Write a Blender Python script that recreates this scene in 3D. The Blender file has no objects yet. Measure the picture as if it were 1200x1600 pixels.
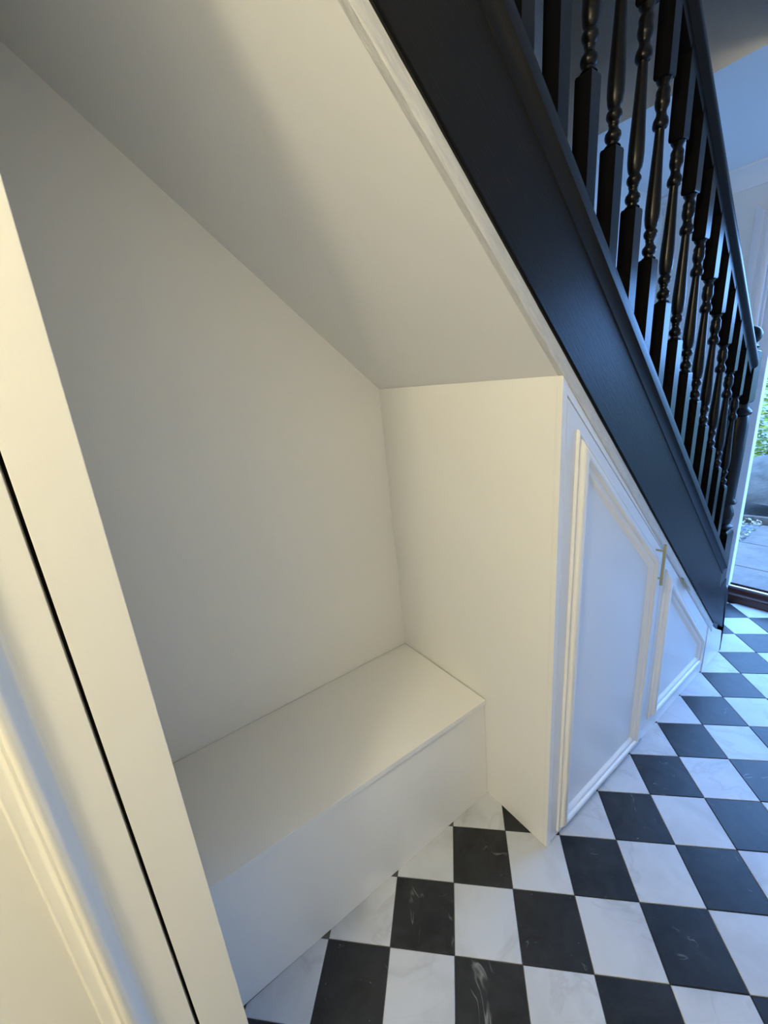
import bpy, bmesh, math, random
from mathutils import Vector, Matrix, noise
random.seed(7)
S = bpy.context.scene
COL = S.collection

# ------------------------------------------------------------------ camera
cd = bpy.data.cameras.new('camera'); cam = bpy.data.objects.new('camera', cd); COL.objects.link(cam)
right = Vector((0.80042, -0.59378, -0.08213)); down = Vector((-0.23653, -0.18697, -0.95346)); fwd = Vector((0.55079, 0.7826, -0.2901))
m = Matrix((right, -down, -fwd)).transposed().to_4x4(); m.translation = Vector((-0.70375, -0.62327, 1.65804))
cam.matrix_world = m
cd.sensor_fit = 'HORIZONTAL'; cd.sensor_width = 36
cd.lens = 651.17 / 1200 * 36
cd.shift_x = 1.144 / 1200; cd.shift_y = 12.726 / 1200
cd.clip_start = 0.01
S.camera = cam

# ------------------------------------------------------------------ light
S.view_settings.view_transform = 'Standard'; S.view_settings.look = 'None'
S.view_settings.gamma = 1; S.view_settings.use_curve_mapping = False
S.view_settings.exposure = 0.3
w = bpy.data.worlds.new('sky'); S.world = w; w.use_nodes = True
bg = w.node_tree.nodes['Background']; bg.inputs[0].default_value = (0.19, 0.44, 1.0, 1); bg.inputs[1].default_value = 10.0

def lamp(name, kind, loc, energy, color, **k):
    l = bpy.data.lights.new(name, kind); l.energy = energy; l.color = color
    for a, b in k.items(): setattr(l, a, b)
    o = bpy.data.objects.new(name, l); o.location = loc; COL.objects.link(o); return o
# portal across the open front doorway (guides the sky light indoors)
po = lamp('door_daylight_portal', 'AREA', (2.99, -0.48, 1.22), 1, (1, 1, 1), shape='RECTANGLE', size=2.4, size_y=1.3)
po.rotation_euler = (0, math.radians(90), 0); po.data.cycles.is_portal = True
# the hall's ceiling lamp, above and behind the camera
LAMP = (-1.65, -0.622, 2.62)
lamp('hall_lamp_light', 'POINT', LAMP, 48, (1.0, 0.865, 0.56), shadow_soft_size=0.11)

# ------------------------------------------------------------------ materials
def mat(name, color=(.8, .8, .8), rough=.5, metal=0, spec=.5):
    m = bpy.data.materials.new(name); m.use_nodes = True
    b = m.node_tree.nodes['Principled BSDF']
    b.inputs['Base Color'].default_value = (*color, 1); b.inputs['Roughness'].default_value = rough
    b.inputs['Metallic'].default_value = metal; b.inputs['Specular IOR Level'].default_value = spec
    return m, m.node_tree, b
def coords(nt, scale=(1, 1, 1), rnd=False, rot=(0, 0, 0)):
    tc = nt.nodes.new('ShaderNodeTexCoord'); mp = nt.nodes.new('ShaderNodeMapping')
    mp.inputs['Scale'].default_value = scale; mp.inputs['Rotation'].default_value = rot
    nt.links.new(tc.outputs['Object'], mp.inputs[0])
    if rnd:
        oi = nt.nodes.new('ShaderNodeObjectInfo'); mu = nt.nodes.new('ShaderNodeMath'); mu.operation = 'MULTIPLY'; mu.inputs[1].default_value = 60
        nt.links.new(oi.outputs['Random'], mu.inputs[0])
        cb = nt.nodes.new('ShaderNodeCombineXYZ'); nt.links.new(mu.outputs[0], cb.inputs[2]); nt.links.new(mu.outputs[0], cb.inputs[0])
        nt.links.new(cb.outputs[0], mp.inputs['Location'])
    return mp.outputs[0]
def nz(nt, vec, scale, detail=3, rough=.5, dist=0):
    n = nt.nodes.new('ShaderNodeTexNoise'); n.inputs['Scale'].default_value = scale; n.inputs['Detail'].default_value = detail
    n.inputs['Roughness'].default_value = rough; n.inputs['Distortion'].default_value = dist
    nt.links.new(vec, n.inputs['Vector']); return n.outputs['Fac']
def ramp(nt, fac, stops):
    r = nt.nodes.new('ShaderNodeValToRGB'); e = r.color_ramp.elements
    while len(e) < len(stops): e.new(.5)
    for i, (p, c) in enumerate(stops): e[i].position = p; e[i].color = (*c, 1)
    nt.links.new(fac, r.inputs[0]); return r.outputs[0]
def bump(nt, b, fac, strength, dist=.001):
    n = nt.nodes.new('ShaderNodeBump'); n.inputs['Strength'].default_value = strength; n.inputs['Distance'].default_value = dist
    nt.links.new(fac, n.inputs['Height']); nt.links.new(n.outputs[0], b.inputs['Normal'])
def mix(nt, fac, a, b_, mode='MIX'):
    n = nt.nodes.new('ShaderNodeMix'); n.data_type = 'RGBA'; n.blend_type = mode
    for sock, v in ((n.inputs[0], fac), (n.inputs[6], a), (n.inputs[7], b_)):
        if isinstance(v, (int, float)): sock.default_value = v
        elif isinstance(v, tuple): sock.default_value = (*v, 1)
        else: nt.links.new(v, sock)
    return n.outputs[2]

M = {}
def paint(key, color, rough, bs=260, st=.12, d=.0006, spec=.5):
    m, nt, b = mat(key, color, rough, spec=spec)
    v = coords(nt); bump(nt, b, nz(nt, v, bs, 4), st, d); M[key] = m; return m
paint('wall_paint', (.86, .86, .83), .75, 320, .15)
paint('alcove_paint', (.88, .872, .835), .55, 380, .12)
paint('ceiling_paint', (.90, .90, .88), .85, 200, .15)
paint('joinery_paint', (.85, .845, .825), .34, 45, .10, .002)
paint('cream_paint', (.72, .705, .655), .40, 160, .12, .0012)
# satin door panels: brush/roller undulation
m, nt, b = mat('door_panel_paint', (.80, .80, .80), .33)
v = coords(nt); n1 = nz(nt, v, 9, 2); n2 = nz(nt, v, 300, 3)
ad = nt.nodes.new('ShaderNodeMath'); ad.operation = 'MULTIPLY_ADD'; ad.inputs[1].default_value = .04
nt.links.new(n2, ad.inputs[0]); nt.links.new(n1, ad.inputs[2]); bump(nt, b, ad.outputs[0], .35, .006); M['door_panel_paint'] = m
# rough caulked plaster strip
m, nt, b = mat('plaster_strip', (.70, .70, .68), .8)
v = coords(nt, (1, 1, 1), rot=(0, math.radians(-42), 0)); mp = nt.nodes.new('ShaderNodeMapping'); mp.inputs['Scale'].default_value = (6, 30, 40); nt.links.new(v, mp.inputs[0])
f = nz(nt, mp.outputs[0], 3, 8, .7, .6)
nt.links.new(ramp(nt, f, [(.3, (.60, .60, .59)), (.6, (.74, .735, .71))]), b.inputs['Base Color']); bump(nt, b, f, .9, .006); M['plaster_strip'] = m
# black stair paint with wood grain along the slope
def blackpaint(key, rough, rot, col=(.006, .0065, .007), st=.5, spec=.5):
    m, nt, b = mat(key, col, rough, 0, spec)
    v = coords(nt, (1, 1, 1), rot=rot); mp = nt.nodes.new('ShaderNodeMapping'); mp.inputs['Scale'].default_value = (4, 60, 90); nt.links.new(v, mp.inputs[0])
    f = nz(nt, mp.outputs[0], 3, 6, .65, .3); bump(nt, b, f, st, .0012); M[key] = m
blackpaint('string_paint', .36, (0, math.radians(-41.8), 0), (.013, .0125, .012), .6, .14)
blackpaint('stair_black', .27, (0, math.radians(90), 0), (.005, .005, .0055), .15, .24)
blackpaint('rail_black', .42, (0, math.radians(-41.8), 0), (.007, .007, .0075), .3, .3)
m, nt, b = mat('gap_black', (.004, .004, .004), .9); M['gap_black'] = m
m, nt, b = mat('brass', (.62, .50, .28), .32, 1); v = coords(nt, (1, 1, 1)); bump(nt, b, nz(nt, v, 500, 2), .1, .0003); M['brass'] = m
m, nt, b = mat('upvc', (.82, .84, .86), .3); M['upvc'] = m
m, nt, b = mat('mahogany', (.045, .018, .014), .35); v = coords(nt, (60, 3, 60)); f = nz(nt, v, 3, 5)
nt.links.new(ramp(nt, f, [(.3, (.03, .010, .008)), (.7, (.085, .035, .026))]), b.inputs['Base Color']); bump(nt, b, f, .2); M['mahogany'] = m
m, nt, b = mat('aluminium', (.75, .75, .77), .35, 1); M['aluminium'] = m
m, nt, b = mat('grout', (.10, .10, .10), .9); v = coords(nt); bump(nt, b, nz(nt, v, 900, 3), .4); M['grout'] = m
m, nt, b = mat('tread_carpet', (.03, .03, .032), .9); M['tread_carpet'] = m

# white marble-look tile
m, nt, b = mat('white_tile', (.6, .6, .6), .38, 0, .35)
v = coords(nt, rnd=True); cloud = nz(nt, v, 5, 5, .55, .5)
base = ramp(nt, cloud, [(.3, (.47, .49, .52)), (.55, (.57, .595, .635))])
vn = nz(nt, v, 2.6, 5, .55, .9); vein = ramp(nt, vn, [(.47, (1, 1, 1)), (.5, (.84, .835, .83)), (.52, (1, 1, 1))])
nt.links.new(mix(nt, .75, base, vein, 'MULTIPLY'), b.inputs['Base Color']); bump(nt, b, nz(nt, v, 260, 3), .10, .0006); M['white_tile'] = m
# black marble-look tile
m, nt, b = mat('black_tile', (.015, .016, .017), .36, 0, .35)
v = coords(nt, rnd=True); cl = nz(nt, v, 9, 6, .65, .8)
base = ramp(nt, cl, [(.35, (.012, .013, .014)), (.75, (.035, .037, .040))])
vn = nz(nt, v, 3.5, 4, .55, 1.2); mask = nz(nt, v, 11, 2)
vf = ramp(nt, vn, [(.492, (0, 0, 0)), (.5, (1, 1, 1)), (.506, (0, 0, 0))]); mf = ramp(nt, mask, [(.58, (0, 0, 0)), (.68, (1, 1, 1))])
vf = mix(nt, 1.0, vf, mf, 'MULTIPLY'); fl = nz(nt, v, 70, 2); ff = ramp(nt, fl, [(.76, (0, 0, 0)), (.80, (1, 1, 1))])
vf = mix(nt, 1.0, vf, ff, 'ADD')
c1 = mix(nt, vf, base, (.22, .22, .21)); nt.links.new(c1, b.inputs['Base Color']); bump(nt, b, nz(nt, v, 240, 3), .14, .0006); M['black_tile'] = m
# outside
def rocky(key, a, c, sc, st, d, rough=.8):
    m, nt, b = mat(key, a, rough); v = coords(nt, rnd=True); f = nz(nt, v, sc, 8, .65, .4)
    nt.links.new(ramp(nt, f, [(.3, a), (.7, c)]), b.inputs['Base Color']); bump(nt, b, f, st, d); M[key] = m
rocky('slate', (.065, .050, .040), (.15, .11, .085), 5, .7, .02, .6)
rocky('boulder', (.05, .04, .03), (.13, .10, .075), 4, .8, .03)
rocky('soil', (.03, .022, .015), (.09, .07, .05), 30, 1, .02)
rocky('bark', (.05, .035, .025), (.12, .08, .055), 20, .8, .01)
rocky('render_wall', (.42, .40, .36), (.52, .50, .46), 12, .4, .01)
m, nt, b = mat('leaf', (.12, .30, .05), .45); v = coords(nt); f = nz(nt, v, 6, 3)
nt.links.new(ramp(nt, f, [(.3, (.06, .10, .006)), (.52, (.20, .24, .012)), (.72, (.50, .42, .03))]), b.inputs['Base Color']); M['leaf'] = m
m, nt, b = mat('dry_leaf', (.3, .26, .16), .7); v = coords(nt); f = nz(nt, v, 14, 3)
nt.links.new(ramp(nt, f, [(.3, (.06, .04, .02)), (.5, (.2, .15, .08)), (.7, (.6, .5, .3))]), b.inputs['Base Color']); M['dry_leaf'] = m
m, nt, b = mat('lamp_glass', (1, .9, .7), .4); b.inputs['Emission Color'].default_value = (1, .8, .5, 1); b.inputs['Emission Strength'].default_value = 3; M['lamp_glass'] = m

# ------------------------------------------------------------------ mesh helpers
def link(name, bm, material, parent=None, smooth=False, loc=None):
    me = bpy.data.meshes.new(name); bmesh.ops.recalc_face_normals(bm, faces=bm.faces); bm.to_mesh(me); bm.free()
    if material: me.materials.append(M[material])
    if smooth:
        for p in me.polygons: p.use_smooth = True
        try: me.set_sharp_from_angle(angle=math.radians(38))
        except Exception: pass
    o = bpy.data.objects.new(name, me); COL.objects.link(o)
    if parent: o.parent = parent
    if loc: o.location = loc
    return o
def bevel(bm, w, seg=2):
    if w: bmesh.ops.bevel(bm, geom=[e for e in bm.edges if e.is_boundary is False and len(e.link_faces) == 2 and e.calc_face_angle(0) > .5], offset=w, segments=seg, profile=.6, affect='EDGES')
def box(a, b, bw=0, bm=None):
    t = bmesh.new(); bmesh.ops.create_cube(t, size=1)
    for v in t.verts: v.co = Vector([(a[i] + b[i]) / 2 + v.co[i] * (b[i] - a[i]) for i in range(3)])
    bevel(t, bw)
    if bm is None: return t
    me = bpy.data.meshes.new('x'); t.to_mesh(me); t.free(); bm.from_mesh(me); bpy.data.meshes.remove(me); return bm
def prism(pts, y0, y1, bw=0):            # polygon in the XZ plane, extruded in y
    bm = bmesh.new(); a = [bm.verts.new((x, y0, z)) for x, z in pts]; b = [bm.verts.new((x, y1, z)) for x, z in pts]; n = len(pts)
    bm.faces.new(a); bm.faces.new(b[::-1])
    for i in range(n): bm.faces.new((a[i], b[i], b[(i + 1) % n], a[(i + 1) % n]))
    bmesh.ops.recalc_face_normals(bm, faces=bm.faces); bevel(bm, bw); return bm
def hexa(p, bw=0):                        # eight corners: bottom four, top four
    bm = bmesh.new(); v = [bm.verts.new(q) for q in p]
    for f in ((0, 1, 2, 3), (4, 5, 6, 7), (0, 1, 5, 4), (1, 2, 6, 5), (2, 3, 7, 6), (3, 0, 4, 7)): bm.faces.new([v[i] for i in f])
    bmesh.ops.recalc_face_normals(bm, faces=bm.faces); bevel(bm, bw); return bm
def lathe(bm, prof, cx, cy, z0, seg=20):
    rings = []
    for z, r in prof:
        rings.append([bm.verts.new((cx + r * math.cos(2 * math.pi * i / seg), cy + r * math.sin(2 * math.pi * i / seg), z0 + z)) for i in range(seg)])
    for a, b in zip(rings, rings[1:]):
        for i in range(seg): bm.faces.new((a[i], a[(i + 1) % seg], b[(i + 1) % seg], b[i]))
    bm.faces.new(rings[0]); bm.faces.new(rings[-1][::-1]); return bm
def sweep(poly, prof):                    # closed polygon (XZ plane, any winding); prof = (inward, proud) pairs; face looks to -y
    n = len(poly); area = sum(poly[i][0] * poly[(i + 1) % n][1] - poly[(i + 1) % n][0] * poly[i][1] for i in range(n))
    if area < 0: poly = poly[::-1]
    P = [Vector(p) for p in poly]; bm = bmesh.new(); rows = []
    for i in range(n):
        d1 = (P[i] - P[i - 1]).normalized(); d2 = (P[(i + 1) % n] - P[i]).normalized()
        n1 = Vector((-d1.y, d1.x)); n2 = Vector((-d2.y, d2.x)); mt = (n1 + n2) / (1 + n1.dot(n2))
        rows.append([bm.verts.new((P[i].x + mt.x * u, -h, P[i].y + mt.y * u)) for u, h in prof])
    k = len(prof)
    for i in range(n):
        a, b = rows[i], rows[(i + 1) % n]
        for j in range(k - 1): bm.faces.new((a[j], b[j], b[j + 1], a[j + 1]))
    return bm
def beam(bm_pts_yz, x0, x1, zf):          # profile (y, dz) swept along a slope; zf(x) gives the height
    bm = bmesh.new(); a = [bm.verts.new((x0, y, zf(x0) + dz)) for y, dz in bm_pts_yz]; b = [bm.verts.new((x1, y, zf(x1) + dz)) for y, dz in bm_pts_yz]; n = len(a)
    bm.faces.new(a); bm.faces.new(b[::-1])
    for i in range(n): bm.faces.new((a[i], a[(i + 1) % n], b[(i + 1) % n], b[i]))
    return bm
def thing(name, label, cat, loc=(0, 0, 0)):
    o = bpy.data.objects.new(name, None); o.empty_display_size = .1; o.location = loc; COL.objects.link(o)
    o['label'] = label; o['category'] = cat; return o
def struct(o): o['kind'] = 'structure'; return o
def root_struct(name, loc=(0, 0, 0)):
    o = bpy.data.objects.new(name, None); o.location = loc; COL.objects.link(o); o['kind'] = 'structure'; return o

# ------------------------------------------------------------------ key lines (metres)
soff_f = lambda x: 1.961 - .905 * x       # soffit / face frame at the front edge
soff_b = lambda x: 1.953 - .833 * x       # soffit at the back wall
str_b = lambda x: 2.008 - .900 * x        # lower edge of the string
cap_b = lambda x: 2.326 - .905 * x        # underside of the base rail
cap_t = lambda x: 2.372 - .890 * x
CEIL = 2.745; XD = 2.89; YS = .86; XB = -3.0; YH = -1.25

# ------------------------------------------------------------------ setting
def wallbox(name, a, b, material='wall_paint'): return struct(link(name, box(a, b), material))
floor = struct(link('floor', box((XB, YH, -.12), (XD, YS, -.0035)), 'grout'))
wallbox('wall_stair_side', (XB, YS, -.12), (XD + .15, YS + .12, 5.4))
wallbox('wall_hall_side', (XB, YH - .12, -.12), (XD + .15, YH, 5.4))
wallbox('wall_rear', (XB - .12, YH - .12, -.12), (XB, YS + .12, 5.4))
# entrance wall; open doorway enlarged out of view to let in more daylight
wf = bmesh.new()
box((XD, .25, -.12), (XD + .15, YS, 5.4), bm=wf); box((XD, YH, -.12), (XD + .15, -1.21, 5.4), bm=wf); box((XD, -1.21, 2.45), (XD + .15, .25, 5.4), bm=wf)
struct(link('wall_entrance', wf, 'wall_paint'))
wallbox('wall_alcove_back', (-.70, .802, -.0035), (.379, YS, 2.56), 'alcove_paint')
# hall ceiling with the stairwell opening (x -1.0 .. 1.64, y > 0)
cb = bmesh.new()
box((XB, YH, CEIL), (XD, -.03, CEIL + .27), bm=cb); box((1.64, -.03, CEIL), (XD, YS, CEIL + .27), bm=cb); box((XB, -.03, CEIL), (-1.0, YS, CEIL + .27), bm=cb)
struct(link('ceiling', cb, 'ceiling_paint'))
wallbox('ceiling_upper', (XB, YH, 5.3), (XD, YS, 5.4), 'ceiling_paint')
wallbox('wall_landing', (1.66, YH, CEIL + .27), (1.76, YS, 5.3))
# cornice on the entrance wall and hall side wall
cprof = [(0, 0), (0, -.10), (.012, -.10), (.018, -.085), (.035, -.055), (.060, -.030), (.088, -.016), (.098, -.012), (.098, 0)]
bm = bmesh.new(); a = [bm.verts.new((XD - u, YH, CEIL + h)) for u, h in cprof]; b2 = [bm.verts.new((XD - u, YS, CEIL + h)) for u, h in cprof]
for i in range(len(a)): bm.faces.new((a[i], a[(i + 1) % len(a)], b2[(i + 1) % len(a)], b2[i]))
bm.faces.new(a); bm.faces.new(b2); struct(link('trim_1', bm, 'ceiling_paint', smooth=True))

# floor tiles, 200 mm, laid on the diagonal: every tile a child of the floor
T = .2; RT = math.sqrt(.5); YF = -.1374
def clip(poly, f):
    out = []
    for i in range(len(poly)):
        p, q = poly[i], poly[(i + 1) % len(poly)]; fp, fq = f(p), f(q)
        if fp >= 0: out.append(p)
        if (fp >= 0) != (fq >= 0): t = fp / (fp - fq); out.append((p[0] + t * (q[0] - p[0]), p[1] + t * (q[1] - p[1])))
    return out
def tile_mesh(poly, h=.0105):
    bm = bmesh.new()
    c = (sum(p[0] for p in poly) / len(poly), sum(p[1] for p in poly) / len(poly))
    def ring(ins, z):
        r = []
        for p in poly:
            d = Vector((c[0] - p[0], c[1] - p[1])); l = d.length or 1; q = Vector(p) + d / l * min(ins * 1.414, l * .8); r.append(bm.verts.new((q.x, q.y, z)))
        return r
    a, b_, c_ = ring(0, -.003), ring(0, h - .0118), ring(.0012, 0); n = len(poly)
    for u, v in ((a, b_), (b_, c_)):
        for i in range(n): bm.faces.new((u[i], u[(i + 1) % n], v[(i + 1) % n], v[i]))
    bm.faces.new(c_); return bm
cache = {}; ntile = 0
for i in range(-14, 22):
    for j in range(-16, 16):
        g = .0013; cs = [(i * T + g, j * T + g), ((i + 1) * T - g, j * T + g), ((i + 1) * T - g, (j + 1) * T - g), (i * T + g, (j + 1) * T - g)]
        P = [((a + b_) * RT, (b_ - a) * RT - YF) for a, b_ in cs]
        cx = sum(p[0] for p in P) / 4; cy = sum(p[1] for p in P) / 4
        if cx < -1.25 or cx > XD + .1 or cy < YH - .1: continue
        ymax = .297 if cx < 2.0 else .70
        lim = [XD - .002, YH + .002]
        full = all(p[0] < lim[0] and p[1] > lim[1] and p[1] < ymax for p in P)
        if not full:
            P = clip(clip(clip(P, lambda p: lim[0] - p[0]), lambda p: p[1] - lim[1]), lambda p: ymax - p[1])
            if len(P) < 3: continue
            ar = abs(sum(P[k][0] * P[(k + 1) % len(P)][1] - P[(k + 1) % len(P)][0] * P[k][1] for k in range(len(P)))) / 2
            if ar < .0004: continue
            cx = sum(p[0] for p in P) / len(P); cy = sum(p[1] for p in P) / len(P)
        mk = 'black_tile' if (i + j) % 2 == 0 else 'white_tile'
        loc = Vector((cx, cy, random.uniform(-.0003, .0002)))
        if full and mk in cache:
            o = bpy.data.objects.new('tile', cache[mk]); COL.objects.link(o); o.parent = floor; o.location = loc
        else:
            o = link('tile', tile_mesh([(p[0] - cx, p[1] - cy) for p in P]), mk, floor, loc=loc)
            if full: cache[mk] = o.data
        ntile += 1
print('tiles', ntile)

# ------------------------------------------------------------------ alcove lining: sloping soffit
xa, xb = -.705, .379
struct(link('wall_soffit', hexa([(xa, 0, soff_f(xa)), (xb, 0, soff_f(xb)), (xb, .803, soff_b(xb)), (xa, .803, soff_b(xa)),
                               (xa, 0, soff_f(xa) + .03), (xb, 0, soff_f(xb) + .03), (xb, .803, soff_b(xb) + .03), (xa, .803, soff_b(xa) + .03)]), 'alcove_paint'))
# plaster strip between soffit edge / cupboard frame and the stair string
bm = bmesh.new(); rows = []
N = 160
for k in range(N + 1):
    x = -1.05 + (1.915 + 1.05) * k / N
    jt = noise.noise(Vector((x * 9, 3, 0))) * .003 + noise.noise(Vector((x * 40, 7, 0))) * .0015
    lo, hi = soff_f(x), str_b(x) + .006 + jt
    rows.append([bm.verts.new(p) for p in ((x, .014, lo), (x, -.0012, lo), (x, -.0042, lo + .006), (x, -.0035 + jt * .6, (lo + hi) / 2), (x, -.004, hi - .002), (x, .014, hi))])
for a, b_ in zip(rows, rows[1:]):
    for i in range(6): bm.faces.new((a[i], b_[i], b_[(i + 1) % 6], a[(i + 1) % 6]))
bm.faces.new(rows[0]); bm.faces.new(rows[-1]); struct(link('trim_2', bm, 'plaster_strip', smooth=True))

# ------------------------------------------------------------------ storage bench in the alcove
bench = thing('storage_bench', 'white built-in box bench with flush lid inside the alcove under the stairs', 'bench', (-.17, .55, 0))
def child(o, p): o.parent = p; o.matrix_parent_inverse = Matrix.Translation(-p.location); return o
child(link('front_panel', hexa([(-.699, .298, 0), (.3575, .2885, 0), (.3575, .31, 0), (-.699, .32, 0), (-.699, .311, .457), (.3525, .295, .457), (.3525, .315, .457), (-.699, .331, .457)], .0008), 'joinery_paint'), bench)
child(link('lid', hexa([(-.699, .303, .4585), (.3505, .284, .4585), (.366, .800, .4585), (-.699, .800, .4585), (-.699, .303, .4805), (.3495, .284, .4805), (.365, .800, .4805), (-.699, .800, .4805)], .0015), 'joinery_paint'), bench)
child(link('rear_batten', box((-.69, .76, 0), (.36, .795, .457)), 'joinery_paint'), bench)

# ------------------------------------------------------------------ under-stair cupboard
cup = thing('understair_cupboard', 'white triangular cupboard built under the stair slope with two panelled doors', 'cupboard', (1.2, .4, 0))
# side panel = the alcove's right-hand wall
sp = [(.347, .004, 0), (.362, .004, 0), (.395, .802, 0), (.380, .802, 0), (.3285, .0005, 1.664), (.350, .0005, 1.645), (.350, .802, 1.66), (.333, .802, 1.676)]
child(link('side_panel', hexa(sp, .0006), 'alcove_paint'), cup)
# face frame : stile, sloping rail, mid post, end stile, plinth
gapz = lambda x: 1.923 - .877 * x
child(link('frame_stile', hexa([(.347, 0, 0), (.371, 0, 0), (.371, .02, 0), (.3475, .02, 0), (.329, 0, soff_f(.329)), (.3515, 0, soff_f(.3515)), (.3515, .02, soff_f(.3515)), (.329, .02, soff_f(.329))], .0006), 'joinery_paint'), cup)
xs = [.352, 1.92]
child(link('frame_rail', prism([(xs[0], gapz(xs[0]) + .002), (xs[1], gapz(xs[1]) - .0), (xs[1], max(.2, soff_f(xs[1]))), (xs[0], soff_f(xs[0]) - .001)][::1], .001, .02), 'joinery_paint'), cup)
child(link('inner_post', box((1.085, .024, 0), (1.135, .06, .93)), 'joinery_paint'), cup)
child(link('plinth', box((1.112, .002, .0), (1.845, .02, .050), .001), 'joinery_paint'), cup)
child(link('end_stile', prism([(1.848, 0), (1.915, 0), (1.915, .222), (1.848, .288)], -.004, .02, .001), 'joinery_paint'), cup)
child(link('skirting_block', prism([(1.916, 0), (2.136, 0), (2.136, .138), (2.06, .178), (1.99, .215), (1.916, .268)], -.002, .03, .003), 'joinery_paint'), cup)
child(link('back_panel', prism([(.40, 0), (2.0, 0), (2.0, .15), (.40, 1.5)], .80, .81), 'joinery_paint'), cup)

MP = [(0,0),(0,.004),(.002,.008),(.005,.009),(.008,.0075),(.0095,.003),(.0115,.003),(.013,.010),(.018,.016),(.024,.0215),(.031,.023),(.037,.0215),(.041,.017),(.043,.0115),(.0455,.0115),(.047,.013),(.052,.012),(.058,.008),(.062,.004),(.068,0)]
def panel_door(outline, mould, prof=MP, parent=cup, y=.0, th=.02, pm=None):
    d = link('door', prism(outline, y, y + th, .0008), pm or 'door_panel_paint'); child(d, parent)
    bm = sweep(mould, prof); bmesh.ops.translate(bm, verts=bm.verts, vec=(0, y, 0))
    mo = link('moulding', bm, pm or 'joinery_paint', smooth=True); mo.parent = d
    return d
g1 = .0035
d1 = panel_door([(.3735, .012), (1.108, .012), (1.108, gapz(1.108) - g1), (.353, gapz(.353) - g1 - .002)],
                [(.4055, .035), (1.042, .035), (1.042, .957), (.4055, 1.521)])
d2 = panel_door([(1.1115, .053), (1.845, .053), (1.845, gapz(1.845) - g1), (1.1115, gapz(1.1115) - g1)],
                [(1.150, .095), (1.775, .095), (1.775, .268), (1.150, .862)])
def handle(x, zt, zb, y, parent):
    bm = bmesh.new(); r = .0062
    lathe(bm, [(0, .0001), (0, r - .001), (.001, r), (zt - zb - .001, r), (zt - zb, r - .001), (zt - zb, .0001)], x, y, zb, 20)
    h = link('handle', bm, 'brass', smooth=True); h.parent = parent
    for z in (zb + .028, zt - .028):
        bm = bmesh.new(); lathe(bm, [(0, .0042), (abs(y) + .001, .0042)], 0, 0, 0, 12)
        bmesh.ops.rotate(bm, verts=bm.verts, matrix=Matrix.Rotation(math.radians(90), 3, 'X')); bmesh.ops.translate(bm, verts=bm.verts, vec=(x, .001, z))
        me = bpy.data.meshes.new('t'); bm.to_mesh(me); bm.free(); b3 = bmesh.new(); b3.from_mesh(h.data); b3.from_mesh(me); b3.to_mesh(h.data); b3.free(); bpy.data.meshes.remove(me)
    return h
handle(1.030, 1.012, .840, -.030, d1)['label'] = 'slim brass bar handle on two posts'
# brass edge pull on the sloping edge of the small door
bm = bmesh.new(); x0, x1 = 1.325, 1.425
pr = [(-.016, -.012), (-.016, .0), (.004, .0045), (.004, .0025), (-.014, -.002), (-.014, -.012)]
bm = beam(pr, x0, x1, lambda x: gapz(x) + .004); hp = link('handle', bm, 'brass'); hp.parent = d2; hp['label'] = 'small brass edge pull'

# ------------------------------------------------------------------ tall cupboard at the left of the alcove
tc = thing('tall_cupboard', 'tall cream cupboard with moulded door, in front at the left edge', 'cupboard', (-1.2, .4, 0))
ZT = 2.60
child(link('frame_stile', prism([(-.7705, 0), (-.6985, 0), (-.6985, 2.59), (-.7705, 2.655)], -.0005, .019, .0012), 'cream_paint'), tc)
child(link('side_panel', prism([(-.717, 0), (-.6995, 0), (-.6995, 2.53), (-.717, 2.53)], .019, .80), 'alcove_paint'), tc)
child(link('gap_shade_backing', box((-.82, .024, .02), (-.74, .06, 2.55)), 'gap_black'), tc)  # added black sheet, stands in for the deep shade inside the door gap
BP = [(0, 0), (.004, .0012), (.008, .004), (.011, .009), (.013, .015), (.016, .020), (.021, .0235), (.027, .0235), (.032, .020), (.034, .0155), (.037, .0155), (.039, .012), (.046, .009), (.054, .0080), (.058, .006), (.060, .003), (.062, 0)]
panel_door([(-1.42, .03), (-.7762, .03), (-.7762, 2.66), (-1.42, 2.66)], [(-1.365, .12), (-.822, .12), (-.822, 2.58), (-1.365, 2.58)], BP, tc, pm='cream_paint')
child(link('frame_stile', box((-1.50, -.0005, 0), (-1.424, .019, 2.745)), 'cream_paint'), tc)
child(link('frame_rail', box((-1.424, -.0005, 2.664), (-.772, .019, 2.745)), 'cream_paint'), tc)
child(link('side_panel', box((-1.50, .0195, 0), (-1.482, .80, 2.745)), 'cream_paint'), tc)

# ------------------------------------------------------------------ staircase
st = thing('staircase', 'black painted staircase with turned balusters rising to the upper left', 'staircase', (1.95, .4, 0))
X0, X1 = -1.30, 1.915
# closed outer string
bm = prism([(X0, str_b(X0)), (X1, str_b(X1)), (X1, cap_b(X1) + .01), (X0, cap_b(X0) + .01)], -.006, .034, .0015)
child(link('outer_string', bm, 'string_paint'), st)
# thin quirk bead along its lower edge
bead = [(-.008, .0), (-.0105, .002), (-.0105, .0045), (-.008, .0065), (-.006, .0065), (-.006, 0)]
child(link('string_bead', beam(bead, X0, X1, lambda x: str_b(x) + .0015), 'stair_black'), st)
gapb = [(-.0062, -.006), (-.0035, -.007), (.004, -.007), (.004, .002), (-.0062, .002)]
child(link('string_shadow_gap', beam([(-.0045, -.004), (-.0045, .001), (.01, .001), (.01, -.004)], X0, X1, str_b), 'gap_black'), st)
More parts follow.
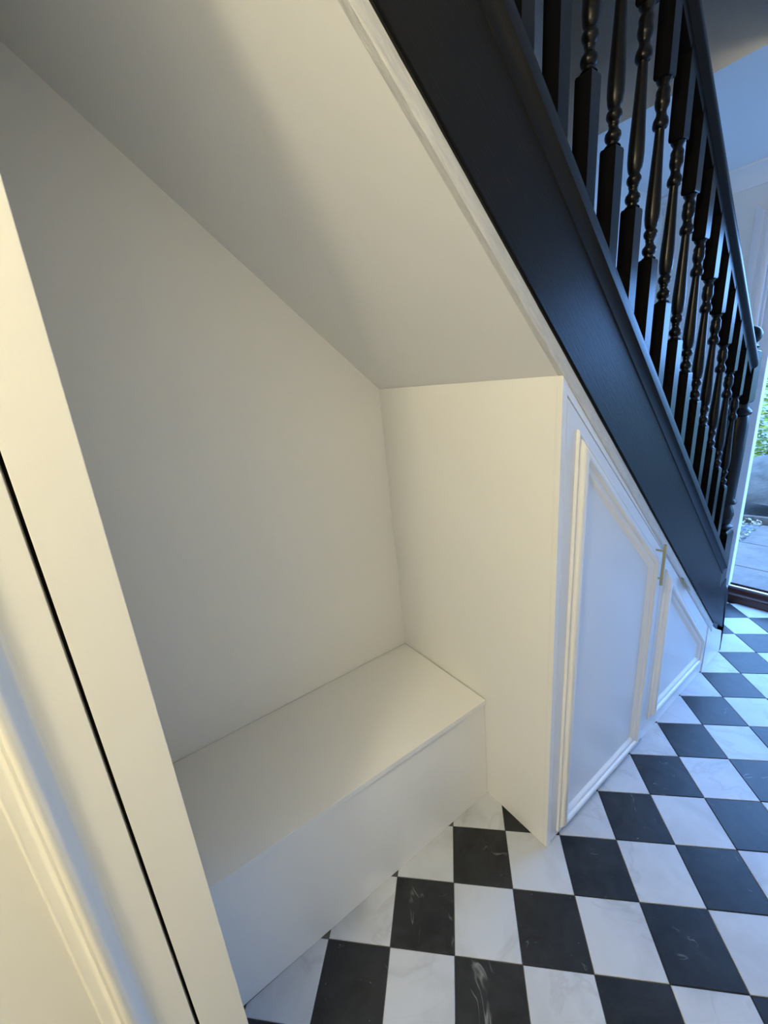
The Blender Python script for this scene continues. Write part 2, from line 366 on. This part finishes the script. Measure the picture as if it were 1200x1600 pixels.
# base rail (cap) with cove under it
capp = [(-.0255, .004), (-.0255, .040), (-.022, .046), (.010, .047), (.052, .047), (.060, .046), (.0615, .042), (.0615, .004), (.034, 0), (.034, -.01), (-.006, -.034), (-.009, -.032), (-.010, -.022), (-.014, -.006), (-.021, .001)]
cslope = lambda x: cap_b(x) + (cap_t(x) - cap_b(x) - .047)
child(link('base_rail', beam(capp, X0, X1, cslope), 'rail_black', smooth=True), st)
# balusters
BX, BPT, BW, SZ, SL, UP, BY = .283, .126, .0402, 2.422, .885, .4265, .010
BPROF = [(0, .0195), (.004, .0165), (.006, .0125), (.011, .0125), (.013, .0155), (.018, .0182), (.024, .0190), (.030, .0178), (.035, .0135), (.038, .0115), (.043, .0105), (.047, .0115), (.049, .0125), (.052, .0120), (.055, .0140), (.060, .0172), (.066, .0184), (.072, .0172), (.077, .0135), (.080, .0128), (.083, .0150),
         (.090, .0172), (.105, .0192), (.125, .0196), (.150, .0188), (.190, .0168), (.240, .0145), (.290, .0124), (.312, .0116), (.317, .0122), (.319, .0165), (.324, .0192), (.332, .0196), (.340, .0180), (.346, .0145), (.350, .0128), (.357, .0122), (.362, .0135), (.368, .0165), (.376, .0182), (.386, .0178), (.394, .0165), (.400, .0175), (.406, .0165), (.411, .0135), (.416, .0125), (.421, .0160), (UP, .0195)]
rail_u = lambda x: 3.249 - .857 * x if x > .9 else 3.249 - .857 * .9 - .885 * (x - .9)
def tapered_square(bm, cx, cy, h, zb0, zb1, zt0, zt1, chamfer_top, ch=.008):
    # square block; ends sheared to the slope or rounded off at the shoulder
    def ring(hh, zl, zr): return [bm.verts.new(p) for p in ((cx - hh, cy - hh, zl), (cx + hh, cy - hh, zr), (cx + hh, cy + hh, zr), (cx - hh, cy + hh, zl))]
    if chamfer_top: R = [ring(h, zb0, zb1), ring(h, zt0 - ch, zt0 - ch), ring(h * .93, zt0 - ch * .4, zt0 - ch * .4), ring(h * .70, zt0, zt0)]
    else: R = [ring(h * .70, zb0, zb0), ring(h * .93, zb0 + ch * .4, zb0 + ch * .4), ring(h, zb0 + ch, zb0 + ch), ring(h, zt0, zt1)]
    for a, b_ in zip(R, R[1:]):
        for i in range(4): bm.faces.new((a[i], a[(i + 1) % 4], b_[(i + 1) % 4], b_[i]))
    bm.faces.new(R[0]); bm.faces.new(R[-1])
def baluster_mesh():                      # local: origin at the lower shoulder centre
    h = BW / 2; bm = bmesh.new(); lowz = -.300; upz = UP
    tapered_square(bm, 0, 0, h, lowz + .0178, lowz - .0178, 0, 0, True)
    lathe(bm, BPROF, 0, 0, 0, 22)
    tapered_square(bm, 0, 0, h, UP, UP, UP + .245 + .0178, UP + .245 - .0178, False)
    return bm
bmesh_first = None
bal_mesh = None
for k in range(-7, 13):
    x = BX + BPT * k + BW / 2; sz = SZ - SL * BPT * k
    if bal_mesh is None: o = link('baluster', baluster_mesh(), 'stair_black', smooth=True); bal_mesh = o.data
    else: o = bpy.data.objects.new('baluster', bal_mesh); COL.objects.link(o)
    o.location = (x, BY + BW / 2, sz); child(o, st)
# handrail
hr = [(.012, -.082), (.010, -.052), (.004, -.046), (-.003, -.040), (-.006, -.034), (-.006, -.010), (-.002, -.003), (.012, .002), (.030, .004), (.048, .002), (.062, -.003), (.066, -.010), (.066, -.034), (.062, -.040), (.054, -.046), (.050, -.052), (.048, -.082)]
rz = lambda x: 3.375 - .881 * x
child(link('handrail', beam(hr, -1.3, 1.932, rz), 'stair_black', smooth=True), st)
# newel post
nx, ny, nh = 1.973, .050, .045
nw = child(link('newel_post', bmesh.new(), 'stair_black'), st)
bm = bmesh.new()
tapered_square(bm, nx, ny, nh + .005, .10, .10, .815, .815, True, .022)
lathe(bm, [(0, .040), (.012, .046), (.016, .052), (.026, .054), (.030, .047), (.036, .040), (.060, .046), (.085, .050), (.110, .046), (.135, .036), (.142, .034), (.146, .050), (.156, .054), (.166, .050), (.172, .044), (.176, .043), (.300, .046), (.420, .049), (.540, .049), (.590, .045), (.596, .041), (.600, .050), (.612, .055), (.622, .050), (.630, .041), (.640, .038), (.660, .038)], nx, ny, .812, 28)
tapered_square(bm, nx, ny, nh, 1.462, 1.462, 1.700, 1.700, False, .02)
lathe(bm, [(0, .050), (.005, .046), (.008, .034), (.014, .031), (.020, .040), (.026, .042), (.030, .034), (.034, .030)], nx, ny, 1.700, 28)
bm.to_mesh(nw.data); bm.free()
for p in nw.data.polygons: p.use_smooth = True
nw.data.set_sharp_from_angle(angle=math.radians(38))
bm = bmesh.new(); bmesh.ops.create_uvsphere(bm, u_segments=32, v_segments=20, radius=.045)
for v in bm.verts: v.co.z *= .96; v.co += Vector((nx, ny, 1.775))
bl = link('ball_finial', bm, 'stair_black', smooth=True); bl.parent = nw
# flared foot of the newel / bottom step box
ft = link('newel_foot', prism([(1.918, .295), (1.918, .47), (2.03, .52), (2.045, .47), (2.095, .425), (2.115, .38), (2.150, 0.0), (2.138, 0.0), (2.138, .155)], -.0035, .11, .004), 'rail_black'); ft.parent = nw
# treads and risers
for k in range(1, 15):
    zt = .2 * k; xn = (2.255 - zt) / .90 if k > 1 else 2.17
    t_ = link('tread', box((xn - .262, .036, zt - .026), (xn, YS - .002, zt), .004), 'tread_carpet'); child(t_, st)
    r_ = link('riser', box((xn - .038, .036, max(zt - .2, 0.001)), (xn - .020, YS - .002, zt - .026)), 'stair_black'); child(r_, st)
child(link('wall_string', prism([(-1.2, str_b(-1.2) + .05), (1.9, str_b(1.9) + .05), (1.9, cap_b(1.9) - .02), (-1.2, cap_b(-1.2) - .02)], YS - .03, YS - .001), 'stair_black'), st)

# ------------------------------------------------------------------ front door opening
dr = root_struct('door_1', (XD, -.35, 0))
def dchild(o): return child(o, dr)
fr = [(0, 0)]
for nm, a, b_ in (('frame_jamb', (XD + .015, .180, .10), (XD + .085, .249, 2.39)), ('frame_jamb', (XD + .015, -1.209, .10), (XD + .085, -1.15, 2.39)), ('frame_head', (XD + .015, -1.209, 2.39), (XD + .085, .249, 2.449))):
    dchild(link(nm, box(a, b_, .004), 'upvc'))
dchild(link('frame_bead', box((XD + .0, .235, .11), (XD + .014, .2495, 2.39), .003), 'upvc'))
# architrave with stepped profile on the hall side
def arch(y0, sgn, name='architrave', z1=2.54):
    pr = [(0, 0), (0, .012), (.010, .018), (.030, .018), (.034, .012), (.050, .012), (.054, .020), (.078, .024), (.090, .020), (.090, 0)]
    bm = bmesh.new(); a = [bm.verts.new((XD - h, y0 + sgn * u, 0)) for u, h in pr]; b3 = [bm.verts.new((XD - h, y0 + sgn * u, z1 - (.09 - u))) for u, h in pr]
    for i in range(len(a)): bm.faces.new((a[i], a[(i + 1) % len(a)], b3[(i + 1) % len(a)], b3[i]))
    bm.faces.new(a); bm.faces.new(b3); return link(name, bm, 'upvc', smooth=True)
dchild(arch(.252, 1))
dchild(link('architrave', box((XD - .02, -1.209, 2.452), (XD, .252, 2.54), .004), 'upvc'))
# mahogany threshold in steps, metal weather bar
dchild(link('threshold', prism([(XD - .035, 0), (XD - .035, .052), (XD - .028, .060), (XD - .002, .066), (XD + .002, .098), (XD + .10, .098), (XD + .13, .06), (XD + .13, -.03), (XD, -.03), (XD, 0)][::1], -1.15, .179, .002), 'mahogany'))
dchild(link('weather_bar', box((XD + .012, -1.149, .098), (XD + .030, .179, .108), .001), 'aluminium'))
dchild(link('weather_bar', box((XD + .060, -1.149, .098), (XD + .072, .179, .113), .001), 'mahogany'))
# skirting either side of the door and along the hall wall
struct(link('baseboard_entrance', box((XD - .018, .345, .0005), (XD, YS, .15), .003), 'joinery_paint'))
struct(link('baseboard_hall', box((-1.2, YH, .0005), (XD, YH + .018, .15), .003), 'joinery_paint'))

# ------------------------------------------------------------------ hall lamp fitting (behind the camera)
lt = thing('ceiling_lamp', 'round white ceiling lamp in the hall behind the viewer', 'lamp', (LAMP[0], LAMP[1], CEIL))
bm = bmesh.new(); lathe(bm, [(0, .06), (-.02, .06), (-.025, .05)], LAMP[0], LAMP[1], CEIL, 28); child(link('ceiling_plate', bm, 'upvc', smooth=True), lt)
bm = bmesh.new(); lathe(bm, [(0, .004), (-.18, .004)], LAMP[0], LAMP[1], CEIL - .025, 10); child(link('flex', bm, 'upvc'), lt)

# ------------------------------------------------------------------ garden outside
ground = root_struct('garden_ground')
g_ = link('soil_bed', box((XD + .15, -6, -.30), (14, 7, -.05)), 'soil'); g_.parent = ground; g_['kind'] = 'structure'
pv = link('paving', box((XD + .15, -4, -.06), (4.95, 3.2, -.012)), 'grout'); struct(pv)
random.seed(11)
rowx = XD + .16
for r in range(3):
    wdt = (.56, .64, .68)[r]; y = -3.6 + .2 * r
    while y < 2.6:
        ln = random.uniform(.55, 1.0)
        def jj(): return random.uniform(-.012, .012)
        if r == 2:
            if y > .40: break
            ln = min(ln, .44 - y)
        xr = rowx + wdt
        bm = hexa([(rowx + .006 + jj() * .3, y + .006, -.03), (xr - .006 + jj(), y + .006 + jj() * .4, -.03), (xr - .006 + jj(), y + ln - .006, -.03), (rowx + .006, y + ln - .006 + jj() * .4, -.03),
                   (rowx + .006, y + .006, 0), (xr - .006, y + .006, .002), (xr - .006, y + ln - .006, -.001), (rowx + .006, y + ln - .006, .001)], .004)
        o = link('slab', bm, 'slate', pv); y += ln
    rowx += wdt
# boulder
bm = bmesh.new(); bmesh.ops.create_icosphere(bm, subdivisions=5, radius=1)
for v in bm.verts:
    n = v.co.normalized(); k = 1 + .16 * noise.noise(n * 1.3 + Vector((5, 1, 2))) + .05 * noise.noise(n * 4) + .015 * noise.noise(n * 14)
    v.co = Vector((n.x * .42 * k, n.y * .72 * k, n.z * .42 * k))
    v.co.z = max(v.co.z, -.12)
bo = link('boulder', bm, 'boulder', smooth=True, loc=(5.7, .30, .24)); bo.rotation_euler = (0, 0, .15)
bo['label'] = 'grey boulder beside the garden paving seen through the front door'; bo['category'] = 'rock'
# timber edging
te = link('timber_edging', box((-.03, -1.3, -.05), (.03, 1.3, .035), .006), 'bark', loc=(5.14, .35, .0)); te.rotation_euler = (0, 0, .18)
te['label'] = 'brown timber edging board between paving and boulder'; te['category'] = 'edging'
# leaf litter
def leaves(n, fn, size, seed):
    random.seed(seed); bm = bmesh.new()
    for _ in range(n):
        p = fn(); s = random.uniform(*size); R = Matrix.Rotation(random.uniform(0, 6.28), 3, 'Z') @ Matrix.Rotation(random.uniform(-1.1, 1.1), 3, 'X') @ Matrix.Rotation(random.uniform(-.5, .5), 3, 'Y')
        q = [(-.5, 0, 0), (-.15, .24, .03), (.5, 0, -.06), (-.15, -.24, .03)]
        vs = [bm.verts.new(Vector(p) + R @ (Vector(a) * s)) for a in q]
        bm.faces.new((vs[0], vs[3], vs[2])); bm.faces.new((vs[0], vs[2], vs[1]))
    return bm
o = link('leaf_litter', leaves(900, lambda: (random.uniform(4.28, 5.06), random.uniform(.45, 1.5), random.uniform(-.008, .02)), (.025, .06), 3), 'dry_leaf'); o['kind'] = 'stuff'
o['label'] = 'dry fallen leaves along the edge of the paving'; o['category'] = 'leaves'
# shrubs
def shrub(c, rad, n, label, seed, ls=(.05, .11)):
    root = thing('shrub', label, 'shrub', (c[0], c[1], -.05)); root['group'] = 'garden shrubs'
    def f():
        while True:
            v = Vector([random.gauss(0, 1) for _ in range(3)]).normalized() * random.uniform(.62, 1.0)
            p = Vector((c[0] + v.x * rad[0], c[1] + v.y * rad[1], c[2] + v.z * rad[2]))
            if p.z > .02: return p
    o = link('foliage', leaves(n, f, ls, seed), 'leaf'); o['kind'] = 'stuff'; child(o, root)
    random.seed(seed + 1)
    for k in range(5):
        a = random.uniform(0, 6.28); bm = bmesh.new(); top = Vector((c[0] + math.cos(a) * rad[0] * .5, c[1] + math.sin(a) * rad[1] * .5, c[2] + rad[2] * .4)); b0 = Vector((c[0] + math.cos(a) * .06, c[1] + math.sin(a) * .06, -.05))
        rows = []
        for s in range(5):
            t = s / 4; p = b0.lerp(top, t) + Vector((math.sin(t * 5 + k) * .04, math.cos(t * 4 + k) * .04, 0)) * t; r = .018 * (1 - .7 * t)
            rows.append([bm.verts.new(p + Vector((r * math.cos(q), r * math.sin(q), 0))) for q in (0, 1.26, 2.51, 3.77, 5.03)])
        for u, v in zip(rows, rows[1:]):
            for i in range(5): bm.faces.new((u[i], u[(i + 1) % 5], v[(i + 1) % 5], v[i]))
        child(link('stem', bm, 'bark'), root)
shrub((6.95, .55, .95), (.75, .95, .95), 4200, 'leafy green shrub behind the boulder seen beside the newel post', 21)
shrub((7.0, -1.6, 1.0), (.8, .95, 1.0), 3000, 'green shrub in the garden straight out from the front door', 31)
shrub((6.8, 2.5, 1.0), (.8, .85, 1.0), 2200, 'green shrub in the garden left of the door frame', 41)
gw = struct(link('wall_garden', box((8.4, -6, -.1), (8.6, 7, 2.1)), 'render_wall'))
